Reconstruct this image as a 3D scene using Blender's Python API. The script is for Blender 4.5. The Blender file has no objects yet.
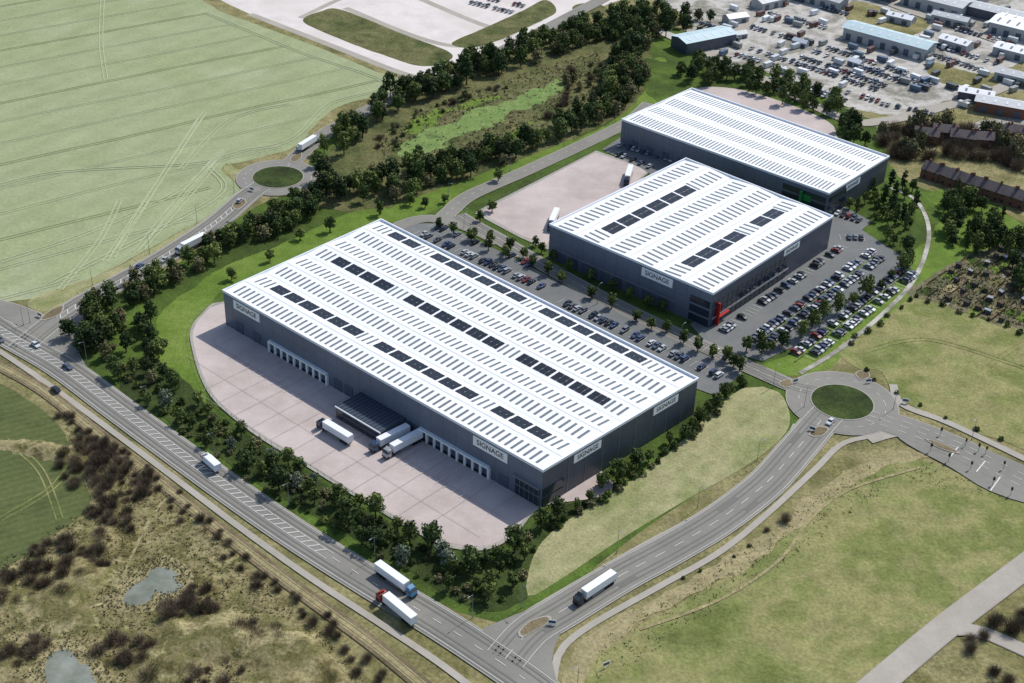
import bpy, bmesh, math, random
from mathutils import Vector, Matrix, noise
from math import sin, cos, radians, pi
random.seed(11)
R = random.Random(5)
# ---------- site survey: converts aerial-plan readings to ground metres ----------
F=1383.; CX,CY=512.,341.5; H=280.; PT=radians(32.2); RO=radians(2.2)
fw=Vector((0,cos(PT),-sin(PT))); U0=Vector((0,sin(PT),cos(PT))); R0=Vector((1,0,0))
rt=R0*cos(RO)+U0*sin(RO); up=U0*cos(RO)-R0*sin(RO)
def G(u,v,z=0.):
    d=fw+rt*((u-CX)/F)-up*((v-CY)/F); t=(H-z)/-d.z
    return Vector((d.x*t,d.y*t,z))
E1=(G(698,378,15)-G(381,219,15)).normalized(); E2=Vector((-E1.y,E1.x,0))
scene=bpy.context.scene
def link(o): scene.collection.objects.link(o); return o
# ---------- materials ----------
def C(r,g,b,k=.9):
    f=lambda c:(c/255/12.92 if c/255<=.04045 else ((c/255+.055)/1.055)**2.4)*k
    return (f(r),f(g),f(b),1)
def nodes(name):
    m=bpy.data.materials.new(name); m.use_nodes=True; nt=m.node_tree
    return m,nt,nt.nodes['Principled BSDF']
def NZ(nt,vec,scale,detail=4,rough=.6):
    n=nt.nodes.new('ShaderNodeTexNoise'); n.inputs['Scale'].default_value=scale
    n.inputs['Detail'].default_value=detail; n.inputs['Roughness'].default_value=rough
    nt.links.new(vec,n.inputs['Vector']); return n.outputs['Fac']
def MR(nt,v,a,b,c,d):
    n=nt.nodes.new('ShaderNodeMapRange'); nt.links.new(v,n.inputs[0])
    for i,x in enumerate((a,b,c,d)): n.inputs[i+1].default_value=x
    return n.outputs[0]
def SC(nt,col,v):
    n=nt.nodes.new('ShaderNodeVectorMath'); n.operation='SCALE'
    nt.links.new(col,n.inputs[0]); nt.links.new(v,n.inputs['Scale']); return n.outputs[0]
def RAMP(nt,v,cols,lo=.34,hi=.66):
    n=nt.nodes.new('ShaderNodeValToRGB'); e=n.color_ramp.elements
    k=len(cols)
    for i,c in enumerate(cols):
        p=lo+(hi-lo)*i/max(1,k-1)
        if i<2: e[i].position=p; e[i].color=c
        else: x=e.new(p); x.color=c
    nt.links.new(v,n.inputs[0]); return n.outputs[0]
def gmat(name,cols,big=.012,mid=.09,fine=.9,fa=.2,ff=.3,bump=.3,stripe=None,rough=.95,spec=.1):
    m,nt,b=nodes(name); tc=nt.nodes.new('ShaderNodeTexCoord').outputs['Object']
    col=RAMP(nt,NZ(nt,tc,big,6,.62),[C(*c) for c in cols])
    col=SC(nt,col,MR(nt,NZ(nt,tc,mid,5,.7),.3,.7,1-fa,1+fa))
    f=NZ(nt,tc,fine,4,.7)
    col=SC(nt,col,MR(nt,f,.3,.7,1-ff,1+ff))
    if stripe:
        for ang,per,amp in stripe:
            mp=nt.nodes.new('ShaderNodeMapping'); mp.inputs['Rotation'].default_value=(0,0,radians(ang)); nt.links.new(tc,mp.inputs[0])
            w=nt.nodes.new('ShaderNodeTexWave'); w.inputs['Scale'].default_value=.314/per; w.inputs['Distortion'].default_value=1.2
            w.inputs['Detail'].default_value=3; w.inputs['Detail Scale'].default_value=1.5
            nt.links.new(mp.outputs[0],w.inputs[0]); col=SC(nt,col,MR(nt,w.outputs['Fac'],0,1,1-amp,1+amp))
    nt.links.new(col,b.inputs['Base Color']); b.inputs['Roughness'].default_value=rough
    b.inputs['Specular IOR Level'].default_value=spec
    if bump:
        bp=nt.nodes.new('ShaderNodeBump'); bp.inputs['Strength'].default_value=.8; bp.inputs['Distance'].default_value=bump
        nt.links.new(f,bp.inputs['Height']); nt.links.new(bp.outputs[0],b.inputs['Normal'])
    return m
def pmat(name,rgb,rough=.5,metal=0,var=.08,sc=.6,spec=.4):
    m,nt,b=nodes(name); tc=nt.nodes.new('ShaderNodeTexCoord').outputs['Object']
    n=nt.nodes.new('ShaderNodeRGB'); n.outputs[0].default_value=C(*rgb)
    nt.links.new(SC(nt,n.outputs[0],MR(nt,NZ(nt,tc,sc,4,.6),.3,.7,1-var,1+var)),b.inputs['Base Color'])
    b.inputs['Roughness'].default_value=rough; b.inputs['Metallic'].default_value=metal; b.inputs['Specular IOR Level'].default_value=spec
    return m
def objcol(name,rough=.3):
    m,nt,b=nodes(name); oi=nt.nodes.new('ShaderNodeObjectInfo'); tc=nt.nodes.new('ShaderNodeTexCoord').outputs['Object']
    nt.links.new(SC(nt,oi.outputs['Color'],MR(nt,NZ(nt,tc,2,3),.3,.7,.93,1.05)),b.inputs['Base Color']); b.inputs['Roughness'].default_value=rough
    return m
def leafmat(name,dark,mid,light,sc=.45):
    m,nt,b=nodes(name); tc=nt.nodes.new('ShaderNodeTexCoord').outputs['Object']; oi=nt.nodes.new('ShaderNodeObjectInfo')
    a=nt.nodes.new('ShaderNodeMath'); a.operation='MULTIPLY_ADD'; nt.links.new(oi.outputs['Random'],a.inputs[0]); a.inputs[1].default_value=.4
    nt.links.new(NZ(nt,tc,sc,4,.75),a.inputs[2])
    col=RAMP(nt,a.outputs[0],[C(*dark),C(*mid),C(*light)],.42,.92)
    col=SC(nt,col,MR(nt,NZ(nt,tc,2.5,2),.3,.7,.7,1.3))
    nt.links.new(col,b.inputs['Base Color']); b.inputs['Roughness'].default_value=.8; b.inputs['Specular IOR Level'].default_value=.15
    return m
M=dict(
 ground=gmat('rough_ground',[(104,102,66),(126,122,82),(146,138,98),(116,114,72),(134,126,86)],.025,.14,.8,.28,.38,.5),
 moor=gmat('moor_grass',[(84,80,50),(118,110,72),(148,138,100),(104,102,62),(156,146,108),(92,84,58)],.04,.16,.9,.34,.42,.6),
 field=gmat('crop_field',[(144,154,114),(156,164,126),(150,159,118),(164,170,136)],.008,.05,.6,.09,.15,.12,[(31,13,.03)]),
 verge=gmat('verge_grass',[(88,110,46),(102,126,52),(118,136,66)],.03,.2,1.2,.2,.24,.2),
 lawn=gmat('landscape_grass',[(58,72,36),(76,95,42),(94,118,50)],.025,.15,1.,.25,.3,.3),
 dark=gmat('planting_bed',[(48,56,32),(60,74,38),(76,90,46)],.05,.3,1.,.25,.35,.3),
 marsh=gmat('marsh_grass',[(70,78,46),(94,98,60),(110,108,72),(82,90,52)],.04,.14,.7,.32,.38,.5),
 marshb=gmat('marsh_bright',[(96,116,66),(126,146,86),(110,134,74),(134,150,96)],.05,.22,1.,.2,.28,.3),
 paddock=gmat('paddock_grass',[(104,112,62),(124,130,78),(146,142,96),(116,124,70),(134,134,86)],.022,.13,.9,.2,.28,.3),
 tri=gmat('meadow_grass',[(124,132,82),(146,147,102),(162,158,118),(134,140,92)],.04,.15,1.1,.17,.24,.3,[(40,6,.04)]),
 farm=gmat('ploughed_field',[(80,88,56),(94,102,62),(86,94,58)],.02,.08,.7,.12,.18,.15,[(60,3,.08)]),
 dry=gmat('dry_grass',[(144,136,98),(162,151,114),(132,126,86)],.03,.2,1.,.22,.32,.35),
 mud=gmat('bare_soil',[(112,100,78),(130,117,92),(98,90,68)],.05,.2,1.2,.2,.3,.35),
 allot=gmat('allotment_soil',[(104,100,78),(122,116,90),(92,94,68)],.06,.3,.8,.25,.4,.4),
 asphalt=gmat('asphalt',[(128,126,118),(136,133,125),(142,139,130)],.03,.3,3.,.06,.08,0,spec=.25,rough=.85),
 asphalt2=gmat('car_park_asphalt',[(112,114,113),(124,125,123)],.05,.3,3.,.06,.1,0,rough=.85),
 patch=gmat('asphalt_repair',[(116,114,108),(122,120,114)],.05,.3,3.,.05,.08,0,rough=.85),
 pave=gmat('pavement',[(164,158,146),(178,171,160)],.05,.3,3.,.06,.1,0),
 kerb=gmat('kerb_stone',[(172,168,158),(160,156,146)],.1,.5,3.,.06,.1,0),
 yard=gmat('concrete_yard',[(182,168,162),(193,180,174),(201,188,182)],.03,.12,1.5,.05,.05,0),
 apron=gmat('dock_apron',[(162,152,149),(170,161,157)],.05,.2,2.,.05,.06,0),
 site=gmat('construction_hardstanding',[(208,200,194),(220,212,206),(202,194,186)],.02,.08,1.,.06,.06,.05),
 ind=gmat('industrial_ground',[(146,142,132),(170,166,156),(194,190,182),(130,127,114),(180,176,168)],.03,.12,.8,.14,.18,.08),
 track=gmat('tyre_tracks',[(170,178,142),(176,182,146)],.05,.3,1,.08,.14,0),
 trackd=gmat('dark_tracks',[(136,146,104),(142,150,110)],.05,.3,1,.08,.14,0),
 rut=gmat('wheel_ruts',[(104,94,74),(116,106,84)],.05,.3,1,.1,.15,0),
 white=pmat('road_paint',(214,214,208),.7,var=.16,sc=2),
 roofw=pmat('white_roof_sheet',(244,245,246),.55,var=.025,sc=.1),
 coping=pmat('white_coping',(235,238,242),.5,var=.02),
 rlight=pmat('rooflight',(116,124,128),.35,var=.12,sc=.2),
 ridge=pmat('ridge_flashing',(218,222,226),.5),
 solar=pmat('solar_panel',(32,36,42),.25,var=.25,sc=.3),
 glass=pmat('dark_glass',(40,50,62),.12,var=.2,sc=.2,spec=.6),
 dock=pmat('dock_surround',(232,234,236),.5),
 door=pmat('dock_door',(80,88,102),.4),
 red=pmat('red_panel',(195,38,32),.4), green=pmat('green_panel',(40,140,70),.4),
 sign=pmat('sign_board_white',(250,250,249),.5,var=.02), ink=pmat('sign_lettering',(40,42,46),.5),
 tyre=pmat('tyre',(30,30,30),.8), metal=pmat('galvanised_steel',(150,154,156),.4,.4),
 black=pmat('black_paint',(28,28,30),.4), paint=objcol('vehicle_paint'),
 trailer=pmat('trailer_white',(238,240,242),.4,var=.03),
 lampr=pmat('signal_red',(190,30,20),.4),
 bark=pmat('bark',(78,66,52),.9,var=.25,sc=3),
 leaf=leafmat('foliage',(52,64,36),(78,94,48),(120,132,70)),
 leafd=leafmat('foliage_dark',(42,55,34),(58,76,42),(88,104,56)),
 leafo=leafmat('foliage_olive',(80,82,54),(106,104,70),(136,130,92)),
 leafs=leafmat('foliage_silver',(80,92,76),(110,122,100),(136,146,122)),
 twig=leafmat('bare_twigs',(82,72,58),(104,92,75),(132,118,98)),
 tuft=leafmat('tufts',(100,96,60),(128,120,82),(156,144,106),.1),
 brick=pmat('brick',(120,84,68),.9,var=.2,sc=1), slate=pmat('roof_slate',(100,90,90),.8,var=.2,sc=.8),
 tealr=pmat('teal_roof',(190,212,216),.5,var=.06,sc=.2), greyr=pmat('grey_sheet_roof',(194,197,198),.5,var=.08,sc=.2),
 lwall=pmat('light_cladding',(168,170,170),.6,var=.1), pod=pmat('pod_roof',(66,78,92),.4,var=.1),
)
def clad(name,rgb):
    m,nt,b=nodes(name); g=nt.nodes.new('ShaderNodeTexCoord').outputs['Object']
    s=nt.nodes.new('ShaderNodeSeparateXYZ'); nt.links.new(g,s.inputs[0])
    def wv(dirv,scale):
        d=nt.nodes.new('ShaderNodeVectorMath'); d.operation='DOT_PRODUCT'; d.inputs[1].default_value=dirv; nt.links.new(g,d.inputs[0])
        k=nt.nodes.new('ShaderNodeMath'); k.operation='MULTIPLY'; k.inputs[1].default_value=scale; nt.links.new(d.outputs['Value'],k.inputs[0])
        f=nt.nodes.new('ShaderNodeMath'); f.operation='FRACT'; nt.links.new(k.outputs[0],f.inputs[0]); return f.outputs[0]
    n=nt.nodes.new('ShaderNodeRGB'); n.outputs[0].default_value=C(*rgb)
    col=SC(nt,n.outputs[0],MR(nt,NZ(nt,g,.05,4),.3,.7,.86,1.14))
    u=wv((E1.x+E2.x,E1.y+E2.y,0),1/6.); col=SC(nt,col,MR(nt,u,.93,.97,1,.75))
    u=wv((0,0,1),1/3.2); col=SC(nt,col,MR(nt,u,.9,.96,1,.82))
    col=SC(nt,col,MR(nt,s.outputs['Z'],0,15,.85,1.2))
    nt.links.new(col,b.inputs['Base Color']); b.inputs['Roughness'].default_value=.45
    return m
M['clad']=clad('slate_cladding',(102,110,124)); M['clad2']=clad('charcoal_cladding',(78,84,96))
def water():
    m,nt,b=nodes('pond_water'); tc=nt.nodes.new('ShaderNodeTexCoord').outputs['Object']
    nt.links.new(RAMP(nt,NZ(nt,tc,.12,5),[C(112,116,100),C(150,154,142)]),b.inputs['Base Color']); b.inputs['Roughness'].default_value=.12
    return m
M['water']=water()
# ---------- mesh helpers ----------
class MB:
    def __init__(s): s.v=[];s.f=[];s.m=[];s.mats=[]
    def mi(s,k):
        if k not in s.mats: s.mats.append(k)
        return s.mats.index(k)
    def poly(s,pts,k):
        n=len(s.v); s.v+= [tuple(p) for p in pts]; s.f.append(tuple(range(n,n+len(pts)))); s.m.append(s.mi(k))
    def box(s,o,a,b,c,k,topk=None):
        o=Vector(o); p=[o,o+a,o+a+b,o+b]; q=[x+c for x in p]; n=len(s.v)
        s.v+=[tuple(x) for x in p+q]
        for i,fc in enumerate([(3,2,1,0),(4,5,6,7),(0,1,5,4),(1,2,6,5),(2,3,7,6),(3,0,4,7)]):
            s.f.append(tuple(n+j for j in fc)); s.m.append(s.mi(topk if (topk and i==1) else k))
    def cyl(s,p0,p1,r0,r1,k,n=8):
        p0=Vector(p0);p1=Vector(p1); ax=(p1-p0).normalized(); x=ax.orthogonal().normalized(); y=ax.cross(x); b=len(s.v)
        for p,r in((p0,r0),(p1,r1)):
            for i in range(n): s.v.append(tuple(p+(x*cos(2*pi*i/n)+y*sin(2*pi*i/n))*r))
        for i in range(n): j=(i+1)%n; s.f.append((b+i,b+j,b+n+j,b+n+i)); s.m.append(s.mi(k))
        s.f.append(tuple(b+i for i in reversed(range(n)))); s.m.append(s.mi(k)); s.f.append(tuple(b+n+i for i in range(n))); s.m.append(s.mi(k))
    def leaf(s,c,sz,k,nrm=None):
        r=Vector((R.gauss(0,1),R.gauss(0,1),R.gauss(0,1)))
        if nrm is not None: r=nrm*1.6+r*.6
        r.normalize(); x=r.orthogonal().normalized(); x=Matrix.Rotation(R.uniform(0,6.28),3,r)@x; y=r.cross(x)*R.uniform(.5,1)
        x=x*sz;y=y*sz; s.poly([c-x,c-y,c+x,c+y],k)
    def mesh(s,name):
        me=bpy.data.meshes.new(name); me.from_pydata(s.v,[],s.f)
        for k in s.mats: me.materials.append(M[k])
        me.polygons.foreach_set('material_index',s.m); me.update(); return me
    def obj(s,name,par=None):
        o=link(bpy.data.objects.new(name,s.mesh(name)))
        if par: o.parent=par; o.matrix_parent_inverse=Matrix.Translation(-par.location)
        return o
def empty(name,loc):
    o=link(bpy.data.objects.new(name,None)); o.location=loc; return o
def inst(name,me,loc,rot=0,sc=1,col=None):
    o=link(bpy.data.objects.new(name,me)); o.location=loc; o.rotation_euler=(0,0,rot); o.scale=(sc,sc,sc) if not hasattr(sc,'__len__') else sc
    if col: o.color=col
    return o
def cr(pts,closed=False,step=3.):
    n=len(pts); out=[]
    for i in range(n if closed else n-1):
        g=lambda j: pts[j%n] if closed else pts[min(max(j,0),n-1)]
        p0,p1,p2,p3=g(i-1),g(i),g(i+1),g(i+2); k=max(2,int((p2-p1).length/step))
        for j in range(k):
            t=j/k; out.append(.5*((2*p1)+(p2-p0)*t+(2*p0-5*p1+4*p2-p3)*t*t+(3*p1-p0-3*p2+p3)*t**3))
    if not closed: out.append(pts[-1].copy())
    return out
LZ=[0.01]
def nz(): LZ[0]+=.004; return LZ[0]
def W(px): return [G(*p) for p in px]
def inside(p,poly):
    c=False; n=len(poly); j=n-1
    for i in range(n):
        a,b_=poly[i],poly[j]
        if (a.y>p.y)!=(b_.y>p.y) and p.x<(b_.x-a.x)*(p.y-a.y)/(b_.y-a.y)+a.x: c=not c
        j=i
    return c
def area(name,px,k,smooth=True,rough=0.):
    p=W(px)
    if smooth: p=cr(p,True,4. if rough==0 else 2.)
    if rough: p=[q+Vector((noise.noise(q*.12),noise.noise(q*.12+Vector((9,9,9))),0))*rough*3+Vector((R.uniform(-1,1),R.uniform(-1,1),0))*rough*.6 for q in p]
    z=nz(); b=MB(); b.poly([(q.x,q.y,z) for q in p],k); return b.obj(name)
def offs(p,d):
    out=[]
    for i,q in enumerate(p):
        t=(p[min(i+1,len(p)-1)]-p[max(i-1,0)]).normalized(); out.append(q+Vector((-t.y,t.x,0))*d)
    return out
def strip(b,p,w,k,z,off=0):
    l=offs(p,off+w/2); r=offs(p,off-w/2)
    for i in range(len(p)-1): b.poly([(r[i].x,r[i].y,z),(r[i+1].x,r[i+1].y,z),(l[i+1].x,l[i+1].y,z),(l[i].x,l[i].y,z)],k)
def ribbon(name,px,w,k,off=0):
    b=MB(); strip(b,cr(W(px)),w,k,nz(),off); return b.obj(name)
def disc(name,c,r,k,h=0.,kk='kerb'):
    z=nz(); b=MB(); n=48; ring=lambda rr,zz:[(c.x+rr*cos(2*pi*i/n),c.y+rr*sin(2*pi*i/n),zz) for i in range(n)]
    if h:
        a=ring(r+.4,z);e=ring(r+.4,z+h);f=ring(r,z+h)
        for i in range(n): j=(i+1)%n; b.poly([a[i],a[j],e[j],e[i]],kk); b.poly([e[i],e[j],f[j],f[i]],kk)
        b.poly(f,k)
    else: b.poly(ring(r,z),k)
    return b.obj(name)
def relief(name,px,k,amp,sc,holes=(),cell=2.5,fall=7.):
    """gently undulating ground that dies away at its edges"""
    p=cr(W(px),True,4.); hs=[cr(W(h),True,3.) for h in holes]; edge=p+[q for h in hs for q in h]
    x0=min(q.x for q in p);x1=max(q.x for q in p);y0=min(q.y for q in p);y1=max(q.y for q in p)
    nx=int((x1-x0)/cell)+1; ny=int((y1-y0)/cell)+1; V=[];idx={}; Fc=[]
    for j in range(ny+1):
        for i in range(nx+1):
            q=Vector((x0+i*cell,y0+j*cell,0)); 
            if not inside(q,p) or any(inside(q,h) for h in hs): h_=-.05
            else:
                d=math.sqrt(min((e.x-q.x)**2+(e.y-q.y)**2 for e in edge)); t=min(1,max(0,(d-1.5)/fall)); t=t*t*(3-2*t)
                f=noise.fractal(q*sc,1.,2.,4)+.25; h_=amp*t*max(0,f)*1.3-.05*(1-min(1,t*8))+.02
            idx[(i,j)]=len(V); V.append((q.x,q.y,h_))
    for j in range(ny):
        for i in range(nx):
            a=[idx[(i,j)],idx[(i+1,j)],idx[(i+1,j+1)],idx[(i,j+1)]]
            if max(V[t][2] for t in a)>0: Fc.append(a)
    me=bpy.data.meshes.new(name); me.from_pydata(V,[],Fc); me.materials.append(M[k]); me.polygons.foreach_set('use_smooth',[True]*len(Fc)); me.update()
    link(bpy.data.objects.new(name,me))
# ---------- ground ----------
b=MB(); S=5000; b.poly([(-S,-S,0),(S,-S,0),(S,S,0),(-S,S,0)],'ground'); b.obj('ground')
area('estate_grass',[(50,340),(110,296),(180,262),(250,210),(300,185),(325,140),(430,82),(560,38),(640,15),(720,50),(860,110),(900,180),(1010,240),(930,300),(850,335),(790,372),(800,410),(780,440),(650,525),(535,612),(480,618),(400,580),(200,452),(110,385)],'lawn')
FLD=[(-200,-60),(120,-60),(205,2),(250,22),(320,48),(372,70),(402,80),(396,92),(345,104),(318,122),(296,146),(250,160),(222,168),(240,192),(215,212),(165,240),(100,274),(45,296),(5,302),(-200,330)]
area('crop_field',FLD,'field',rough=.3)
area('field_edge',[(30,300),(110,270),(170,238),(216,211),(240,192),(224,168),(230,164),(250,182),(248,200),(200,232),(120,278),(60,310)],'tri',rough=.3)
area('construction_site_ground',[(205,-10),(250,14),(322,42),(405,74),(432,80),(470,66),(545,32),(600,8),(650,-30),(200,-30)],'site')
for px,w_ in (([(250,14),(330,45),(405,74),(440,78)],5),([(345,8),(455,46),(540,20)],5),([(300,18),(350,-5),(400,-20)],4),([(400,-10),(470,20),(500,30)],5)): ribbon('site_road',px,w_,'pave')
area('landscape_mound',[(303,21),(322,11),(342,10),(400,33),(449,52),(446,62),(420,66),(380,54),(335,37)],'marsh',rough=.1)
area('landscape_mound',[(452,43),(480,30),(520,12),(545,0),(556,12),(530,26),(500,40),(470,48)],'marsh',rough=.1)
disc('landscape_mound',G(590,9),11,'marsh')
area('woodland_floor',[(312,192),(345,135),(420,90),(520,50),(600,30),(648,40),(640,100),(600,125),(540,155),(470,188),(400,205),(345,212)],'marsh',rough=.5)
MARB=[(398,153),(425,130),(455,122),(475,108),(500,104),(525,94),(556,80),(562,90),(532,107),(512,112),(492,127),(462,134),(442,146),(412,160)]
area('marsh',MARB,'marshb',rough=1.3)
for px in ([(405,128),(430,112),(450,108),(440,120),(415,134)],[(470,150),(500,138),(530,122),(520,134),(490,150)],[(440,112),(480,98),(500,96),(470,108)]): area('marsh',px,'verge',rough=1.2)
area('verge_grass',[(160,315),(190,290),(222,268),(290,240),(345,215),(385,208),(383,222),(330,245),(270,270),(222,292),(200,318),(192,345),(205,385),(200,410),(180,400),(160,360)],'verge',rough=.4)
area('verge_grass',[(378,216),(410,200),(470,178),(540,152),(600,128),(640,98),(652,60),(668,64),(655,105),(615,135),(560,158),(480,192),(420,216),(395,222)],'verge',rough=.4)
area('planting_bed',[(205,405),(232,425),(300,470),(385,522),(440,553),(490,560),(522,540),(545,515),(600,498),(560,540),(530,575),(522,602),(480,610),(410,572),(330,525),(250,480),(190,435),(120,390),(150,360),(190,385)],'dark',rough=.4)
area('industrial_ground',[(655,-40),(690,20),(700,55),(760,70),(850,108),(910,128),(1000,142),(1200,170),(1300,-40)],'ind')
area('yard_grass',[(845,108),(900,115),(960,98),(1050,90),(1050,110),(985,120),(930,135)],'ground',rough=.6)
for px in ([(850,2),(900,12),(930,24),(905,36),(850,22)],[(930,62),(985,74),(1030,60),(1030,80),(985,90),(935,80)]): area('yard_grass',px,'ground',rough=.6)
area('estate_far_grass',[(640,60),(700,70),(760,80),(840,105),(880,140),(905,180),(1040,232),(1060,300),(930,295),(905,260),(870,215),(800,160),(660,105)],'lawn',rough=.5)
area('verge_grass',[(905,265),(930,235),(940,212),(925,195),(960,190),(1010,215),(1030,250),(985,268),(940,285)],'verge',rough=.6)
area('verge_grass',[(745,372),(800,350),(870,305),(915,268),(940,280),(880,330),(850,345),(830,368),(800,376)],'verge',rough=.3)
area('paddock',[(838,348),(880,322),(918,296),(960,310),(1060,338),(1100,470),(1000,440),(950,425),(900,398),(880,372),(858,368)],'paddock',rough=.2)
AL=[(908,294),(925,280),(955,262),(1000,248),(1080,262),(1080,338),(1000,324),(950,308)]
area('allotments',AL,'allot',rough=.4)
ap=W(AL); am=MB(); z=nz(); c0=G(985,290); PLOT=[]
for i in range(-16,17):
    for j in range(-9,10):
        o=c0+E1*i*5.4+E2*j*9.5
        if inside(o,ap): 
            PLOT.append(o); a=E1*R.uniform(3.6,4.7); b_=E2*R.uniform(6.4,8.4); s=o-a/2-b_/2; s.z=z
            am.poly([s,s+a,s+a+b_,s+b_],R.choice(['mud','allot','allot','dark','marsh','verge','dry','moor','lawn','mud']))
            if R.random()<.5:
                e=s+a*R.uniform(.1,.3); e.z=z+.004; am.poly([e,e+a*.5,e+a*.5+b_*R.uniform(.2,.4),e+b_*.3],R.choice(['dark','dry','mud','pave']))
am.obj('allotment_plots')
am=MB()
for o in PLOT:
    if R.random()<.55: q=o-E1*2.6-E2*4.5; am.box(q,E1*.08,E2*R.uniform(4,9),Vector((0,0,1.3)),R.choice(['bark','mud']))
am.obj('allotment_fence')
area('meadow',[(528,596),(532,560),(552,532),(600,500),(660,460),(712,412),(745,388),(778,392),(790,418),(780,440),(740,470),(690,498),(620,540),(560,580)],'tri')
area('paddock',[(572,720),(578,668),(620,640),(700,592),(770,552),(815,500),(860,472),(900,458),(950,470),(1000,492),(1060,520),(1040,548),(960,602),(850,700),(700,760)],'paddock',rough=.3)
area('dry_grass',[(566,690),(572,648),(610,622),(690,578),(760,535),(800,506),(850,470),(900,450),(935,458),(900,464),(845,488),(805,525),(745,568),(690,596),(640,626),(592,666),(582,710)],'dry',rough=.7)
MOOR=[(-60,440),(60,440),(110,462),(170,510),(240,565),(310,625),(380,690),(400,740),(180,740),(-80,740),(-80,600),(0,585),(62,545),(100,512),(90,475)]
area('field_margin',[(-60,420),(60,440),(140,470),(240,560),(330,640),(400,720),(300,740),(-100,740),(-100,560)],'moor',rough=.5)
area('ploughed_field',[(-80,370),(0,385),(35,405),(62,430),(80,470),(90,505),(62,530),(30,552),(-10,580),(-80,620)],'farm',rough=.3)
P1=[(120,600),(134,586),(143,582),(150,570),(164,566),(178,574),(174,580),(184,586),(167,594),(155,592),(150,602),(134,606)]
P2=[(44,710),(48,690),(44,668),(55,652),(70,650),(80,662),(90,666),(96,684),(98,710)]
B1=[(100,604),(128,580),(150,560),(172,556),(192,572),(190,592),(168,604),(140,614)]; B2=[(30,720),(38,655),(62,640),(95,655),(110,690),(110,720)]
area('pond_bank',B1,'dry',rough=.6); area('pond_bank',B2,'dry',rough=.6)
area('pond',P1,'water',rough=.5); area('pond',P2,'water',rough=.5)
relief('moorland',MOOR,'moor',2.3,.045,(B1,B2))
relief('rough_bank',[(640,640),(700,602),(770,560),(820,510),(870,478),(880,490),(840,540),(790,590),(720,640),(650,690),(610,690)],'paddock',.9,.06)
area('grass_triangle',[(960,700),(985,640),(1000,612),(1060,590),(1090,640),(1060,720)],'ground',rough=.6)
# tractor tracks
tb=MB(); z=nz(); fp=W(FLD); t0=G(0,165); td=(G(300,98)-t0).normalized(); tn=Vector((-td.y,td.x,0))
for i in range(-9,14):
    run=[]
    for j in range(-10,160):
        q=t0+tn*i*24+td*j*4+tn*noise.noise(Vector((i*3,j*.05,0)))*2
        if inside(q+td*8,fp) and inside(q-td*8,fp): run.append(q)
        elif len(run)>3:
            for o in(-.95,.95): strip(tb,run,.45,'track' if i%3 else 'trackd',z,o)
            run=[]
        else: run=[]
    if len(run)>3:
        for o in(-.95,.95): strip(tb,run,.45,'track',z,o)
z+=.006
for px in [[(0,262),(90,232),(180,190),(225,150)],[(105,262),(160,180),(205,112)],[(112,258),(160,180),(200,118)],[(135,252),(178,200),(222,150)],[(142,250),(182,204),(218,162)],[(104,-20),(101,40),(106,80)],[(208,14),(300,52),(385,84),(330,104),(290,140),(240,152),(210,165),(222,192),(150,234),(50,284)],[(0,185),(60,172),(180,165),(215,160)],[(60,290),(100,240),(120,200)],[(180,170),(230,120),(290,104)]]:
    p=cr(W(px)); strip(tb,p,.6,'track',z,1.); strip(tb,p,.6,'track',z+.003,-1.); z+=.006
for px in [[(870,350),(930,340),(1030,370)],[(960,420),(985,370),(1020,345)],[(5,440),(40,470),(60,520)],[(0,520),(50,490),(75,460)]]:
    p=cr(W(px)); k='paddock' if px[0][0]>500 else 'paddock'; strip(tb,p,.5,k,z,1.); strip(tb,p,.5,k,z+.003,-1.); z+=.006
tb.obj('field_tracks'); LZ[0]=z
# ---------- yards, car parks ----------
YARD=[(224,304),(203,316),(193,332),(197,358),(205,380),(216,398),(234,415),(262,436),(300,459),(340,484),(385,511),(420,532),(452,546),(483,548),(503,540),(518,527),(538,508),(600,470),(300,320)]
area('concrete_yard_edge',[(224,302),(201,315),(190,332),(194,359),(202,382),(213,400),(232,418),(260,439),(298,462),(338,487),(383,514),(419,535),(452,549),(484,551),(505,543),(521,529),(540,508),(600,470),(300,320)],'kerb')
area('concrete_yard',YARD,'yard')
area('concrete_yard_edge',[(475,214),(478,211),(596,151),(652,170),(600,215),(560,232),(548,250),(520,238)],'kerb',False)
area('concrete_yard',[(480,213),(596,153),(648,171),(598,215),(558,231),(546,245),(520,235)],'yard',False)
area('concrete_yard',[(690,100),(700,88),(740,90),(790,105),(828,122),(836,134),(832,145),(780,150)],'yard')
area('car_park',[(392,226),(416,224),(440,224),(480,242),(520,262),(560,283),(620,312),(690,344),(735,362),(742,374),(715,396),(560,340),(400,260)],'asphalt2',False)
area('car_park',[(602,150),(620,138),(700,160),(840,205),(872,222),(850,240),(700,180),(655,178),(640,168)],'asphalt2',False)
area('car_park',[(690,325),(735,290),(835,225),(858,228),(910,262),(895,285),(850,312),(800,344),(762,362),(742,356),(705,342)],'asphalt2',False)
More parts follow.
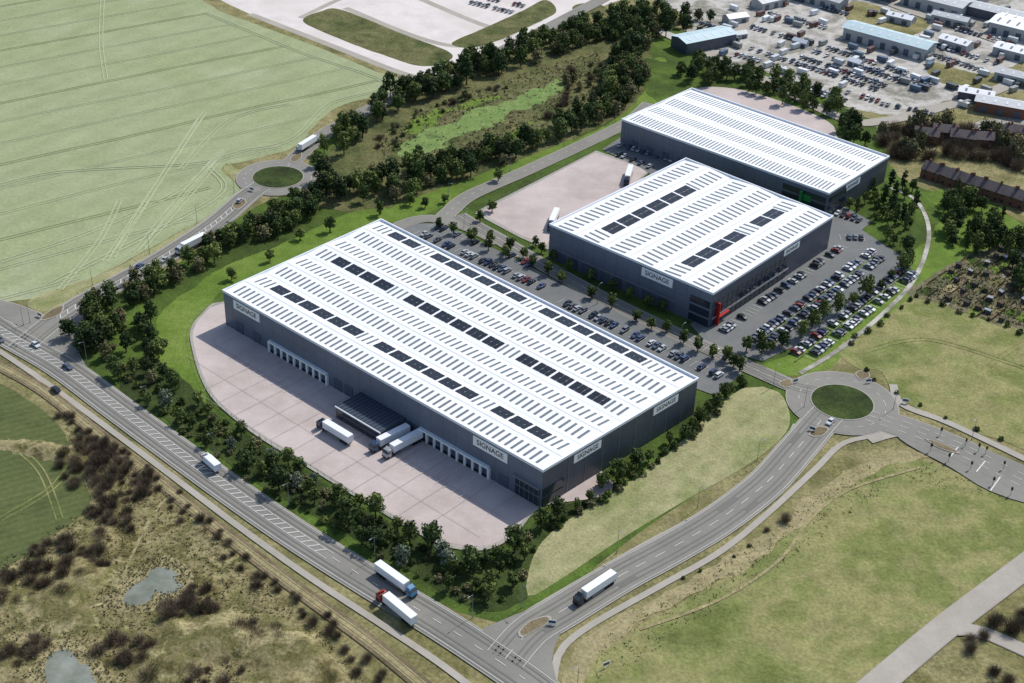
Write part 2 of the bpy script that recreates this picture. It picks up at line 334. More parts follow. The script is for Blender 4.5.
# ---------- roads ----------
c1=G(842,403); c2=G(278,178)
MAIN=[(-160,215),(-60,288),(0,331),(60,366),(120,410),(180,454),(240,497),(300,538),(370,582),(430,618),(480,650),(540,692),(620,760)]
LEFT=[(20,350),(50,325),(85,302),(125,280),(170,254),(215,224),(248,196),(266,184)]
LR2=[(287,168),(305,150),(330,131),(365,112),(405,92),(440,78),(520,42),(620,-10)]
JUNC=[(505,660),(530,632),(562,612),(620,577),(670,550),(720,520),(765,485),(795,452),(818,425),(832,410)]
EST=[(836,395),(800,389),(768,376),(730,359),(690,341),(640,317),(600,297),(560,275),(530,258),(500,240),(478,228),(458,216)]
NOR=[(440,222),(450,212),(470,196),(520,174),(570,151),(612,131),(632,120),(650,104)]
EAST=[(850,410),(880,420),(915,432),(955,448),(1000,470),(1080,512)]
ROADS=[('main_road',MAIN,11.5,'asphalt'),('link_road',LEFT,11,'asphalt'),('link_road',LR2,8.5,'asphalt'),('access_road',JUNC,12.5,'asphalt'),('estate_road',EST,7.5,'asphalt'),('estate_road',NOR,7.5,'asphalt'),
 ('east_road',EAST,13,'asphalt'),('estate_road',[(500,243),(478,232),(455,224),(430,219),(410,222),(396,228)],6,'asphalt'),
 ('side_road',[(1090,520),(1040,556),(1000,586),(940,632),(860,700)],8,'pave'),('side_road',[(955,630),(985,634),(1060,668)],5,'pave'),
 ('lay_by',[(-40,300),(10,312),(45,328),(70,350)],10,'asphalt'),
 ('access_lane',[(640,25),(670,36),(700,52)],8,'ind'),
 ('industrial_road',[(1060,62),(985,95),(940,108),(880,122),(840,118),(760,78),(720,62),(690,30)],8,'pave'),('industrial_road',[(830,-20),(900,8),(960,28),(1060,64)],8,'pave'),('industrial_road',[(720,50),(750,20),(780,-10)],7,'pave')]
ribbon('pavement',[(-60,315),(0,352),(50,386),(110,430),(170,475),(240,528),(310,578),(380,624),(440,664),(500,710)],2.2,'pave')
RT=[(-60,330),(0,366),(45,392),(100,436),(165,487),(235,542),(305,595),(372,644),(430,692)]
ribbon('track_bed',RT,5.,'mud')
p=cr(W(RT)); b=MB(); zz_=nz(); strip(b,p,2.6,'dry',zz_); zz_=nz()
for o in(.75,-.75): strip(b,p,.3,'rut',zz_,o); 
b.obj('gravel_track')
ribbon('pavement',[(552,700),(555,668),(563,648),(592,625),(661,586),(722,551),(772,510),(815,470),(845,443),(890,435)],2.2,'pave')
ribbon('pavement',[(520,618),(560,594),(640,548),(700,515),(748,480),(782,448),(796,425)],2.2,'pave')
ribbon('footpath',[(800,374),(850,342),(905,292),(925,255),(928,225),(915,200),(890,188)],1.9,'ind')
ribbon('footpath',[(868,440),(900,433),(935,446),(975,475),(1030,500)],5,'pave')
ribbon('footpath',[(893,385),(902,405),(950,424),(1030,462)],3,'pave')
ribbon('footpath',[(640,630),(720,600),(780,560),(810,520),(850,490),(920,468)],1.,'dry')
ribbon('footpath',[(20,660),(50,620),(110,600),(130,560),(150,520),(165,500)],1.,'dry')
for n,px,w,k in ROADS: ribbon(n+'_kerb',px,w+(.9 if k=='asphalt' else 0.4),'kerb')
disc('roundabout_kerb',c1,20.2,'kerb'); disc('roundabout_kerb',c2,19.2,'kerb')
flare=[('junction_apron',[(478,640),(500,622),(525,612),(560,596),(580,606),(560,635),(552,662),(560,705),(520,700)]),
 ('junction_apron',[(18,326),(50,318),(88,290),(98,305),(78,345),(92,380),(60,372),(30,350)]),('junction_apron',[(885,415),(930,430),(985,450),(1040,476),(1040,505),(990,492),(950,468),(900,440)])]
for n,px in flare: area(n,px,'asphalt')
for n,px,w,k in ROADS: ribbon(n,px,w,k)
disc('roundabout_carriageway',c1,19.7,'asphalt'); disc('roundabout_carriageway',c2,18.7,'asphalt')
b=MB(); z=nz()
for px,os in ((MAIN,(-4.2,-2.6,2.6,4.2)),(JUNC,(-3.9,-2.2,2.2,3.9)),(LEFT,(-3.9,-2.3,2.3,3.9)),(EST,(-2.4,-1,1,2.4))):
    p=cr(W(px))
    for o in os: strip(b,p,.55,'patch',z,o)
    for i in range(5):
        j=R.randrange(5,len(p)-8); strip(b,p[j:j+R.randrange(2,6)],R.uniform(1,2.6),'patch',z+.003,R.choice((-3,3)))
b.obj('worn_wheel_lines'); LZ[0]+=.006
disc('roundabout_island',c1,11,'dark',.12,'kerb'); disc('roundabout_island',c2,11.5,'dark',.12,'kerb')
def island(px):
    p=cr(W(px),True,1.5); z=nz(); m=MB(); h=.13
    for i in range(len(p)):
        q=p[(i+1)%len(p)]; m.poly([(p[i].x,p[i].y,z),(q.x,q.y,z),(q.x,q.y,z+h),(p[i].x,p[i].y,z+h)],'kerb')
    m.poly([(q.x,q.y,z+h) for q in p],'kerb'); c=sum(p,Vector())/len(p)
    m.poly([(c.x+(q.x-c.x)*.86,c.y+(q.y-c.y)*.86,z+h+.004) for q in p],'mud'); m.obj('traffic_island')
island([(518,634),(530,622),(548,617),(551,622),(535,632),(522,639)])
island([(808,436),(818,427),(829,430),(820,438)]); island([(778,384),(790,380),(792,387),(784,389)])
island([(855,374),(866,371),(870,378),(860,381)]); island([(232,207),(240,199),(247,203),(238,211)]); island([(290,160),(300,152),(302,158),(294,164)])
island([(50,312),(64,306),(60,316),(40,322)]); island([(925,440),(945,446),(960,455),(940,450)])
# markings
mk=MB(); z=nz()+.004
def dash(px,w,on,off,o=0,world=None):
    p=world or cr(W(px),step=1.); p=offs(p,o) if o else p; acc=0
    for i in range(len(p)-1):
        if not off or acc%(on+off)<on: strip(mk,[p[i],p[i+1]],w,'white',z)
        acc+=(p[i+1]-p[i]).length
def sub(px,a,b):
    p=cr(W(px),step=1.); return p[int(len(p)*a):int(len(p)*b)]
for o in (5.2,-5.2): dash(MAIN,.16,1,0,o)
dash(LEFT,.16,1,0,5.0); dash(LEFT,.16,1,0,-5.)
m=sub(MAIN,.30,.74)
for o in (1.5,-1.5): dash(None,.18,1,0,o,world=m)
la=offs(m,1.4); lb=offs(m,-1.4)
for i in range(0,len(m)-4,3):
    strip(mk,[lb[i],la[i+2]],.35,'white',z+.004)
dash(None,.2,3,5,0,world=sub(MAIN,.05,.30)); dash(None,.2,3,5,0,world=sub(MAIN,.74,1))
ml=sub(LEFT,.15,.85)
for o in (1.1,-1.1): dash(None,.2,1,0,o,world=ml)
la=offs(ml,1.); lb=offs(ml,-1.)
for i in range(0,len(ml)-4,4): strip(mk,[lb[i],la[i+2]],.35,'white',z+.004)
dash(JUNC,.18,4,4); 
for o in (5.8,-5.8): dash(JUNC,.14,1,0,o)
dash(EST,.15,2,4); dash(NOR,.15,2,4); dash(EAST,.16,3,3); dash(EAST,.16,3,3,3.2); dash(EAST,.16,3,3,-3.2); dash(LR2,.15,3,5)
for c in(c1,c2):
    p=[c+Vector((15.4*cos(a/90*pi),15.4*sin(a/90*pi),0)) for a in range(181)]
    dash(None,.14,2,3,world=p)
for px in [[(958,448),(950,458)],[(985,462),(976,473)],[(1000,478),(990,492)]]: dash(px,.4,1,0)
# ---------- vehicles ----------
def car_mesh(kind=0):
    b=MB(); L,Wd=4.4,1.8; hl=L/2; hw=Wd/2
    prof=[(-hl,.35),(-hl,.85),(-hl+.5,.95),(-.95,.98),(1.05,.95),(hl-.15,.72),(hl,.55),(hl,.35)]
    if kind: prof=[(-hl,.4),(-hl,1.),(-hl+.2,1.08),(-.9,1.08),(1.1,1.02),(hl-.2,.88),(hl,.6),(hl,.4)]
    n=len(prof)
    sec=lambda y,s:[(x*s,y,zz) for x,zz in prof]
    A=sec(-hw,.97);B=sec(-hw+.12,1.);Cc=sec(hw-.12,1.);D=sec(hw,.97)
    for P,Q in((A,B),(B,Cc),(Cc,D)):
        for i in range(n): j=(i+1)%n; b.poly([P[i],P[j],Q[j],Q[i]],'paint')
    b.poly(A[::-1],'paint'); b.poly(D,'paint')
    zb=.95 if not kind else 1.05; zt=1.42 if not kind else 1.68
    x0,x1,x2,x3=(-1.75,1.0,-1.25,.3) if not kind else (-2.05,1.05,-1.8,.4)
    lo=[(x0,-.8,zb),(x1,-.8,zb),(x1,.8,zb),(x0,.8,zb)]; hi=[(x2,-.64,zt),(x3,-.64,zt),(x3,.64,zt),(x2,.64,zt)]
    for i in range(4): j=(i+1)%4; b.poly([lo[i],lo[j],hi[j],hi[i]],'glass')
    b.box((x2-.03,-.66,zt),Vector((x3-x2+.06,0,0)),Vector((0,1.32,0)),Vector((0,0,.05)),'paint')
    for sx in(-1.35,1.38):
        for sy in(-1,1): b.cyl((sx,sy*.7,.33),(sx,sy*.92,.33),.33,.33,'tyre',10)
    for sy in(-.6,.42): b.box((hl-.02,sy,.6),Vector((.04,0,0)),Vector((0,.2,0)),Vector((0,0,.1)),'dock'); b.box((-hl-.02,sy,.7),Vector((.04,0,0)),Vector((0,.2,0)),Vector((0,0,.12)),'lampr')
    return b.mesh('car')
CARM=[car_mesh(0),car_mesh(0),car_mesh(1)]
PAL=[C(205,208,210),C(220,220,220),C(150,155,160),C(120,125,132),C(56,60,66),C(44,46,50),C(50,62,92),C(62,82,116),C(128,52,48),C(96,102,108),C(40,48,62),C(180,184,188),C(82,94,112),C(170,174,176),C(70,74,78),C(198,202,204)]
ZC=z+.01
def car(p,rot,name='parked_car'): 
    return inst(name,R.choice(CARM),(p.x,p.y,ZC),rot,1,R.choice(PAL))
def row(p0,p1,fill=.85,lines=True,sp=2.6,flip=0):
    a,b_=G(*p0),G(*p1); d=(b_-a); L=d.length; d.normalize(); n=Vector((-d.y,d.x,0)); ang=math.atan2(n.y,n.x); k=int(L/sp)
    for i in range(k):
        q=a+d*(i+.5)*sp
        if R.random()<fill: car(q+n*R.uniform(-.25,.25),ang+(pi if R.random()<.5 else 0)+R.uniform(-.03,.03))
        if lines:
            s=a+d*i*sp; strip(mk,[s-n*2.4,s+n*2.4],.12,'white',z)
row((418,233),(545,290),.75); row((560,302),(725,380),.75)
row((432,226),(478,245),.4); row((505,254),(540,271),.4); row((700,347),(735,362),.5)
a=G(722,333); b_=G(848,243); dv=(b_-a).normalized(); nv=Vector((dv.y,-dv.x,0)); LR=(b_-a).length
def rowm(s,e,off,fill):
    k=int((e-s)/2.6)
    for i in range(k):
        q=a+dv*(s+(i+.5)*2.6)+nv*off; ang=math.atan2(nv.y,nv.x)
        if R.random()<fill: car(q+nv*R.uniform(-.25,.25),ang+(pi if R.random()<.5 else 0)+R.uniform(-.03,.03))
        st=a+dv*(s+i*2.6)+nv*off; strip(mk,[st-nv*2.4,st+nv*2.4],.12,'white',z)
rowm(0,LR,0,.7); rowm(2,LR,12,.75); rowm(2,LR-2,17.4,.75); rowm(5,LR-2,29,.75); rowm(7,LR-4,34.4,.65)
row((840,238),(872,240),.6)
row((610,152),(660,172),.7); row((618,146),(700,170),.6); row((835,214),(866,224),.8)
mk.obj('road_markings')
gm=MB()
for off in(14.7,31.7):
    o=a+dv*1.+nv*(off-.25); o.z=LZ[0]+.03; gm.box(o,dv*(LR-4),nv*.5,Vector((0,0,.12)),'kerb','verge')
gm.obj('car_park_planting_strip')
def lorry_mesh(rigid=False):
    b=MB(); V=Vector
    if not rigid:
        b.box((-8.2,-.45,.8),V((13.4,0,0)),V((0,.9,0)),V((0,0,.35)),'black')
        b.box((-8.3,-1.25,1.15),V((12.8,0,0)),V((0,2.5,0)),V((0,0,2.85)),'trailer')
        b.box((-8.34,-1.1,1.3),V((.05,0,0)),V((0,2.2,0)),V((0,0,2.5)),'ridge')
        for s in(-1.27,1.25): b.box((-8.2,s,1.15),V((12.6,0,0)),V((0,.02,0)),V((0,0,.25)),'black'); b.box((-3.,s,.55),V((5,0,0)),V((0,.02,0)),V((0,0,.5)),'metal')
        axl=(-7,-5.7,-4.4,4.4,7.2); cx=5.6
    else:
        b.box((-4.6,-.45,.7),V((9,0,0)),V((0,.9,0)),V((0,0,.3)),'black')
        b.box((-4.8,-1.22,1.),V((6.4,0,0)),V((0,2.44,0)),V((0,0,2.5)),'trailer'); axl=(-3.2,3.); cx=2.0
    pr=[(0,.6),(0,3.1),(.5,3.25),(1.5,3.2),(2.05,2.2),(2.2,1.6),(2.25,.6)]
    s0=[V((cx+x,-1.2,zz)) for x,zz in pr]; s1=[V((cx+x,1.2,zz)) for x,zz in pr]
    b.poly(s0,'paint'); b.poly(s1[::-1],'paint')
    for i in range(7): j=(i+1)%7; b.poly([s0[i],s1[i],s1[j],s0[j]],'glass' if i==3 else 'paint')
    for s in(-1.22,1.2): b.poly([(cx+.7,s+.01,1.9),(cx+1.8,s+.01,1.9),(cx+1.5,s+.01,2.7),(cx+.7,s+.01,2.7)],'glass')
    b.poly([(cx+1.3,-1.,3.28),(cx+1.3,1.,3.28),(cx+.2,1.,3.9),(cx+.2,-1.,3.9)],'paint')
    b.box((cx+2.2,-1.2,.45),V((.12,0,0)),V((0,2.4,0)),V((0,0,.5)),'black')
    for s in(-1.4,1.28): b.box((cx+1.8,s,2.1),V((.15,0,0)),V((0,.12,0)),V((0,0,.6)),'black')
    for x in axl:
        for s in(-1,1): b.cyl((x,s*.85,.52),(x,s*1.22,.52),.52,.52,'tyre',12)
    return b.mesh('lorry')
LM=lorry_mesh(); LR_=lorry_mesh(True)
def lorry(pf,pr_,col,me=None,name='lorry'):
    a,b_=G(*pr_),G(*pf); d=b_-a; return inst(name,me or LM,((a.x+b_.x)/2,(a.y+b_.y)/2,ZC),math.atan2(d.y,d.x),1,col)
lorry((319,427),(350,446),C(60,70,90)); lorry((374,452),(404,437),C(70,90,120)) ; lorry((386,459),(418,442),C(190,190,190))
lorry((577,606),(610,584),C(40,44,52)); lorry((411,597),(382,576),C(70,130,170)); lorry((384,603),(408,623),C(160,52,44))
lorry((206,463),(216,472),C(225,225,225),LR_); lorry((178,256),(204,243),C(220,220,220)); lorry((318,142),(302,152),C(225,225,225))
lorry((550,232),(556,218),C(60,60,70)); lorry((626,187),(630,174),C(60,60,70))
for p,q in [((68,369),(72,371)),((36,347),(40,350)),((0,342),(5,345)),((56,392),(52,389)),((140,268),(146,264)),((240,203),(243,200)),((165,262),(160,265)),((830,424),(826,428)),((300,150),(303,148))]:
    a_,b_=G(*p),G(*q); d=b_-a_; car(a_,math.atan2(d.y,d.x),'car')
for a_,b_ in [((770,78),(830,100)),((790,62),(880,92)),((800,58),(888,88)),((812,52),(905,84)),((822,47),(915,78)),((745,48),(800,66)),((735,55),(790,72)),((840,92),(905,110)),((790,82),(850,104)),((930,45),(1000,66)),((920,52),(990,74)),((750,28),(800,42)),((768,14),(830,30)),((945,86),(1010,104)),((700,24),(735,36)),((880,104),(935,116)),((955,30),(1010,44)),((470,3),(515,14)),((480,-2),(528,8)),((820,8),(850,16)),((870,70),(940,90))]:
    row(a_,b_,.72,False,2.9)
# ---------- warehouses ----------
def text(par,body,o,dx,dn,size):
    cu=bpy.data.curves.new('lettering','FONT'); cu.body=body; cu.size=size; cu.align_x='CENTER'; cu.align_y='CENTER'; cu.extrude=.02; cu.offset=.02
    cu.materials.append(M['ink']); t=link(bpy.data.objects.new('lettering',cu))
    mt=Matrix((dx,Vector((0,0,1)),dn)).transposed().to_4x4(); mt.translation=o; t.parent=par
    t.matrix_parent_inverse=Matrix.Translation(-par.location); t.matrix_basis=mt
def warehouse(q,h,nrows,black,swap,nst,ext):
    Lc,Tc,Rc,Bc=[G(u,v,h) for u,v in q]
    for p in(Lc,Tc,Rc,Bc): p.z=0
    cen=(Lc+Tc+Rc+Bc)/4; e=empty('warehouse',cen)
    def P(a,b,z): 
        p=Lc*(1-a)*(1-b)+Bc*a*(1-b)+Tc*(1-a)*b+Rc*a*b; return Vector((p.x,p.y,z))
    wb=MB(); zt=h-.1
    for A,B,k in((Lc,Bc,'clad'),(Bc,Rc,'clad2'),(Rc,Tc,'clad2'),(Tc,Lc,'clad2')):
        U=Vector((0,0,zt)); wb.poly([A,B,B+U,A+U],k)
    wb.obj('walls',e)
    fr={}
    for n,A,B in(('f',Lc,Bc),('g',Bc,Rc),('b',Tc,Lc)):
        d=(B-A); L=d.length; d.normalize(); fr[n]=(A,d,d.cross(Vector((0,0,1))),L)
    def bx(mb,w,s0,s1,z0,z1,d0,d1,k,tk=None):
        A,d,n,L=fr[w]; mb.box(A+d*s0+n*d0+Vector((0,0,z0)),d*(s1-s0),n*(d1-d0),Vector((0,0,z1-z0)),k,tk)
    rb=MB(); PF=(lambda r,s,z:P(s,r,z)) if not swap else (lambda r,s,z:P(r,s,z))
    kk=[i/(nrows) for i in range(nrows+1)]
    zs=[h-.75+.75*(i%2) for i in range(nrows+1)]
    for i in range(nrows):
        for s in range(8): rb.poly([PF(kk[i],s/8,zs[i]),PF(kk[i],(s+1)/8,zs[i]),PF(kk[i+1],(s+1)/8,zs[i+1]),PF(kk[i+1],s/8,zs[i+1])],'roofw')
    rb.obj('roof',e)
    rg=MB()
    for i in range(1,nrows):
        w=.0035 if i%2 else .005
        rg.poly([PF(kk[i]-w,0.004,zs[i]+.03),PF(kk[i]-w,.996,zs[i]+.03),PF(kk[i]+w,.996,zs[i]+.03),PF(kk[i]+w,0.004,zs[i]+.03)],'ridge')
    rg.obj('ridge_and_gutter',e)
    pb=MB(); t=.5
    for A,B in((Lc,Bc),(Bc,Rc),(Rc,Tc),(Tc,Lc)):
        d=(B-A).normalized(); n=d.cross(Vector((0,0,1))); o=A+n*.25+d*(.25); pb.box(o+Vector((0,0,zt-.7)),(B-A),-n*t,Vector((0,0,.95)),'coping')
    pb.obj('parapet',e)
    rl=MB(); so=MB(); zz=lambda i,f:zs[i]+(zs[i+1]-zs[i])*f
    def strp(mb,i,s0,s1,g0,g1,dz,k): mb.poly([PF((i+g0)/nrows,s0,zz(i,g0)+dz),PF((i+g0)/nrows,s1,zz(i,g0)+dz),PF((i+g1)/nrows,s1,zz(i,g1)+dz),PF((i+g1)/nrows,s0,zz(i,g1)+dz)],k)
    blk=lambda j,i:(i in black) and 1<j<nst-3 and ((j//3)+i*3)%7!=3
    for i in range(nrows):
        g0,g1=.2,.78
        for j in range(nst):
            s0=.02+.965*j/nst; s1=s0+.965/nst*.36
            if not blk(j//3*3,i): strp(rl,i,s0,s1,g0,g1,.06,'rlight')
        for j in range(0,nst,3):
            if blk(j,i):
                for c in range(3):
                    s0=.02+.965*(j+c)/nst+.0006; s1=s0+.965/nst*(.94 if c<2 else .62)
                    strp(so,i,s0,s1,.27,.5,.16,'solar'); strp(so,i,s0,s1,.515,.745,.16,'solar')
    rl.obj('rooflights',e)
    if so.v: so.obj('solar_panels',e)
    def sg(w,f,sz):
        A,d,n,L=fr[w]; s=f*L; z1=h-1.6; z0=z1-sz*.25; m=MB(); o=A+d*(s-sz/2)+n*.02
        par=empty('building_sign',A+d*s+n*.1+Vector((0,0,(z0+z1)/2)))
        m.box(o+Vector((0,0,z0)),d*sz,n*.18,Vector((0,0,z1-z0)),'sign'); m.obj('board',par)
        text(par,'SIGNAGE',A+d*s+n*.24+Vector((0,0,(z0+z1)/2)),d,n,sz*.19)
    ext(bx,sg,fr,e)
    return e
def ext1(bx,sg,fr,e):
    L=fr['f'][3]; Lg=fr['g'][3]; m=MB()
    for a in(.165,.66):
        s0=a*L; ln=.2*L; bx(m,'f',s0,s0+ln,4.4,5.1,0,1.2,'dock'); nd=9; st=ln/nd
        for i in range(nd+1): bx(m,'f',s0+i*st-.45,s0+i*st+.45,0,4.4,0,.9,'dock')
        for i in range(nd): bx(m,'f',s0+i*st+.46,s0+(i+1)*st-.46,1.0,4.3,0,.25,'door'); bx(m,'f',s0+i*st+.46,s0+(i+1)*st-.46,0,.98,0,.6,'black')
    m.obj('loading_docks',e)
    m=MB()
    for s in(.04,.105,.385,.42,.625,.885): bx(m,'f',s*L,s*L+4.2,0,4.8,0,.15,'door')
    m.obj('roller_doors',e)
    m=MB(); s0,s1=.475*L,.615*L; bx(m,'f',s0,s1,0,5.2,0,12,'clad2','pod'); 
    for i in range(14): t=s0+.5+(s1-s0-1)*i/13; bx(m,'f',t-.12,t+.12,5.2,5.5,.4,11.6,'clad2')
    bx(m,'f',s0+1,s1-1,.6,2.2,12,12.08,'glass'); bx(m,'f',s0+1,s1-1,3.0,4.4,12,12.08,'glass'); bx(m,'f',s0-.1,s1+.1,4.8,5.25,12,12.3,'coping')
    m.obj('transport_office_pod',e)
    m=MB(); bx(m,'f',.93*L,.995*L,.5,3.6,0,.2,'glass'); bx(m,'f',.93*L,.995*L,4.4,7.4,0,.2,'glass'); bx(m,'g',.6,10,.5,3.6,0,.2,'glass'); bx(m,'g',.6,10,4.4,7.4,0,.2,'glass')
    for i in range(6): bx(m,'f',.93*L+i*2,.93*L+i*2+.12,.5,7.4,.2,.3,'metal')
    bx(m,'f',.925*L,.997*L,7.7,8.,0,1.2,'metal')
    m.obj('office_glazing',e)
    m=MB()
    for s in range(8): bx(m,'g',12+s*8.2,12.15+s*8.2,0,14,0,.14,'metal')
    m.obj('downpipes',e)
    sg('f',.085,15); sg('f',.86,15); sg('g',.27,13); sg('g',.78,13)
def ext2(bx,sg,fr,e):
    L=fr['f'][3]; Lg=fr['g'][3]; m=MB()
    for z0 in(.6,4.6,8.6): bx(m,'g',1.2,Lg*.62,z0,z0+2.9,0,.2,'glass'); bx(m,'f',L*.88,L-.6,z0,z0+2.9,0,.2,'glass')
    for i in range(16): bx(m,'g',1.2+i*Lg*.61/16,1.45+i*Lg*.61/16,.6,11.5,.2,.32,'clad2')
    bx(m,'g',1,Lg*.63,3.7,4.4,.2,.5,'metal'); m.obj('office_glazing',e)
    m=MB(); bx(m,'g',4.,4.5,0,10.,.3,1.6,'red'); bx(m,'g',4.6,12.,3.4,3.8,.6,1.5,'red'); m.obj('entrance_fin',e)
    m=MB(); 
    for s in(.06,.14,.22,.34,.42,.5,.6,.7): bx(m,'f',s*L,s*L+4.4,0,4.8,0,.15,'door')
    bx(m,'f',.02*L,.8*L,5.2,5.5,0,.2,'metal'); m.obj('roller_doors',e)
    sg('f',.68,15); sg('g',.64,12)
def ext3(bx,sg,fr,e):
    L=fr['f'][3]; Lg=fr['g'][3]; m=MB()
    for z0 in(.6,4.4,8.): bx(m,'f',L*.8,L-.8,z0,z0+2.6,0,.2,'glass'); bx(m,'g',1.2,Lg*.3,z0,z0+2.6,0,.2,'glass')
    m.obj('office_glazing',e)
    m=MB(); bx(m,'f',L*.885,L*.893,0,10.5,.3,2.,'green'); bx(m,'f',L*.896,L*.93,6,9.,.25,.5,'green'); m.obj('entrance_fin',e)
    m=MB()
    for i in range(9): bx(m,'f',(.06+i*.08)*L,(.06+i*.08)*L+4,0,4.6,0,.15,'door')
    for i in range(11): bx(m,'f',(.03+i*.07)*L,(.03+i*.07)*L+.18,0,12,0,.12,'metal')
    m.obj('roller_doors',e); sg('g',.4,13)
warehouse([(223,290),(381,219),(698,378),(543,470)],15.5,8,(1,4,7),False,57,ext1)
warehouse([(550,224),(686,158),(833,216),(713,293)],16,6,(1,4),True,27,ext2)
warehouse([(622,119),(692,88),(889,156),(829,193)],13.5,4,(),False,60,ext3)
q=[G(u,v,15.5) for u,v in((223,290),(543,470))]; A=Vector((q[0].x,q[0].y,0)); B=Vector((q[1].x,q[1].y,0)); d=(B-A).normalized(); n=d.cross(Vector((0,0,1))); L=(B-A).length
ym=MB()
for a_ in(.165,.66):
    for i in range(10):
        s=A+d*(a_*L+i*.2*L/9)+n*1.5; strip(ym,[s,s+n*13],.15,'white',LZ[0]+.03)
for i in range(1,16):
    s=A+d*(L*i/16)+n*.3; e_=s+n*(36 if 2<i<15 else 14)
    strip(ym,[s,e_],.12,'apron',LZ[0]+.02)
for o in(12,24,36): strip(ym,[A+d*(8 if o<30 else 30)+n*o,B-d*(4 if o<30 else 30)+n*o],.12,'apron',LZ[0]+.016)
ym.obj('yard_joints')
def fence(px,h=2.2,sp=3.):
    p=cr(W(px),step=sp); m=MB()
    for i in range(len(p)-1):
        m.cyl(p[i],p[i]+Vector((0,0,h)),.06,.06,'metal',4); dd=p[i+1]-p[i]
        for zz in(.3,h-.2): m.box(p[i]+Vector((0,0,zz)),dd,Vector((.04,.04,0)),Vector((0,0,.06)),'metal')
    m.obj('perimeter_fence')
fence([(222,302),(201,315),(190,332),(194,359),(202,382),(213,400),(232,418),(260,439),(298,462),(338,487),(383,514),(419,535),(452,549),(484,551),(505,543),(521,529),(540,510)])
fence([(475,214),(596,151)]); 
# ---------- other buildings ----------
def shed(px,Ld,Wd,h,rh,wall,roof,name='industrial_shed',ang=0,house=False):
    c=G(*px) if not isinstance(px,Vector) else px; e=empty(name,c); a=Matrix.Rotation(radians(ang),3,'Z')@E1*Ld/2; b_=Matrix.Rotation(radians(ang),3,'Z')@E2*Wd/2; Z=lambda z:Vector((0,0,z))
    m=MB(); co=[c-a-b_,c+a-b_,c+a+b_,c-a+b_]
    for i in range(4): m.poly([co[i],co[(i+1)%4],co[(i+1)%4]+Z(h),co[i]+Z(h)],wall)
    for s in(-1,1): p=c+a*s; m.poly([p-b_+Z(h),p+b_+Z(h),p+Z(h+rh)],wall)
    m.obj('walls',e); m=MB(); ov=1.06
    for s in(-1,1):
        lo=b_*s*ov; dz=Z(h-rh*.06); m.poly([c-a*ov+lo+dz,c+a*ov+lo+dz,c+a*ov+Z(h+rh),c-a*ov+Z(h+rh)],roof)
        if not house and Ld>15:
            for i in range(int(Ld/6)): 
                t=-Ld/2+3+i*6; u=a.normalized()*t; v1=a.normalized()*1.2; m.poly([c+u+lo*.7+Z(h+rh*.34),c+u+v1+lo*.7+Z(h+rh*.34),c+u+v1+lo*.25+Z(h+rh*.8),c+u+lo*.25+Z(h+rh*.8)],'ridge' if roof!='roofw' else 'rlight')
    m.obj('roof',e); m=MB(); u=a.normalized(); v=-b_.normalized(); k=max(2,int(Ld/(3.5 if house else 7))) if Ld>4 else 1
    for i in range(k):
        s=-Ld/2+Ld*(i+.5)/k
        if house:
            for zz in(.9,3.6): m.box(c+u*(s-.6)+v*(Wd/2)+Z(zz),u*1.2,v*.06,Z(1.2),'glass')
        else: ww=min(3.2,Ld*.35); m.box(c+u*(s-ww/2)+v*(Wd/2)+Z(0),u*ww,v*.1,Z(min(4,h*.7)),'door')
    m.obj('windows' if house else 'doors',e)
    if house: m=MB(); m.box(c+u*(Ld*.3)+Z(h),u*1.,v*.8,Z(rh+1.3),'brick'); m.box(c-u*(Ld*.3)+Z(h),u*1.,v*.8,Z(rh+1.3),'brick'); m.obj('chimneys',e)
shed((703,46),36,15,7,1.5,'clad2','tealr',ang=75)
shed((888,46),52,16,7,2,'lwall','tealr',ang=4)
for px,a_,w_,h_,wl,rf,an in [((822,4),30,12,6,'lwall','greyr',0),((935,8),40,18,7,'lwall','greyr',5),((985,16),50,14,6,'clad2','greyr',5),((1018,34),30,22,7,'lwall','roofw',5),((770,6),24,10,5,'lwall','greyr',80),((955,48),18,10,5,'lwall','roofw',0),((1000,112),26,12,6,'brick','greyr',20),((975,100),18,9,5,'clad2','roofw',20),((855,66),8,5,3,'lwall','roofw',0),((735,22),14,8,4,'lwall','roofw',70),((715,66),10,6,3,'lwall','roofw',0),((1015,82),22,10,5,'lwall','greyr',10),((940,-6),60,20,8,'lwall','greyr',5),((860,-8),50,16,7,'clad2','tealr',5),((900,22),16,8,4,'lwall','roofw',8),((950,24),22,9,5,'lwall','greyr',8),((790,-4),26,12,6,'clad2','greyr',0),((1012,56),20,12,5,'lwall','roofw',5),((800,46),9,4,3,'lwall','roofw',4),((738,38),10,5,3,'lwall','greyr',70)]:
    shed(px,a_,w_,h_,1.6,wl,rf,ang=an)
for i in range(7): shed((932+i*14.5,178+i*4.6),12 if i%3 else 9,8,5,3,'brick','slate','brick_house',R.uniform(-6,6),True)
for i in range(6): shed((925+i*18,140+R.uniform(-3,6)),12,8,5,2.8,'brick','slate','brick_house',R.uniform(20,40),True)
for o in R.sample(PLOT,min(46,len(PLOT))): shed(o+E1*R.uniform(-1.2,1.2)+E2*R.uniform(-3,3),R.uniform(1.8,2.8),1.7,1.9,.5,'bark',R.choice(['greyr','slate','mud']),'garden_shed',R.uniform(-20,20))
b=MB(); b.box((-3,-1.2,.1),Vector((6,0,0)),Vector((0,2.4,0)),Vector((0,0,2.5)),'paint')
for i in range(12): 
    for s in(-1.24,1.2): b.box((-2.9+i*.5,s,.25),Vector((.2,0,0)),Vector((0,.04,0)),Vector((0,0,2.2)),'paint')
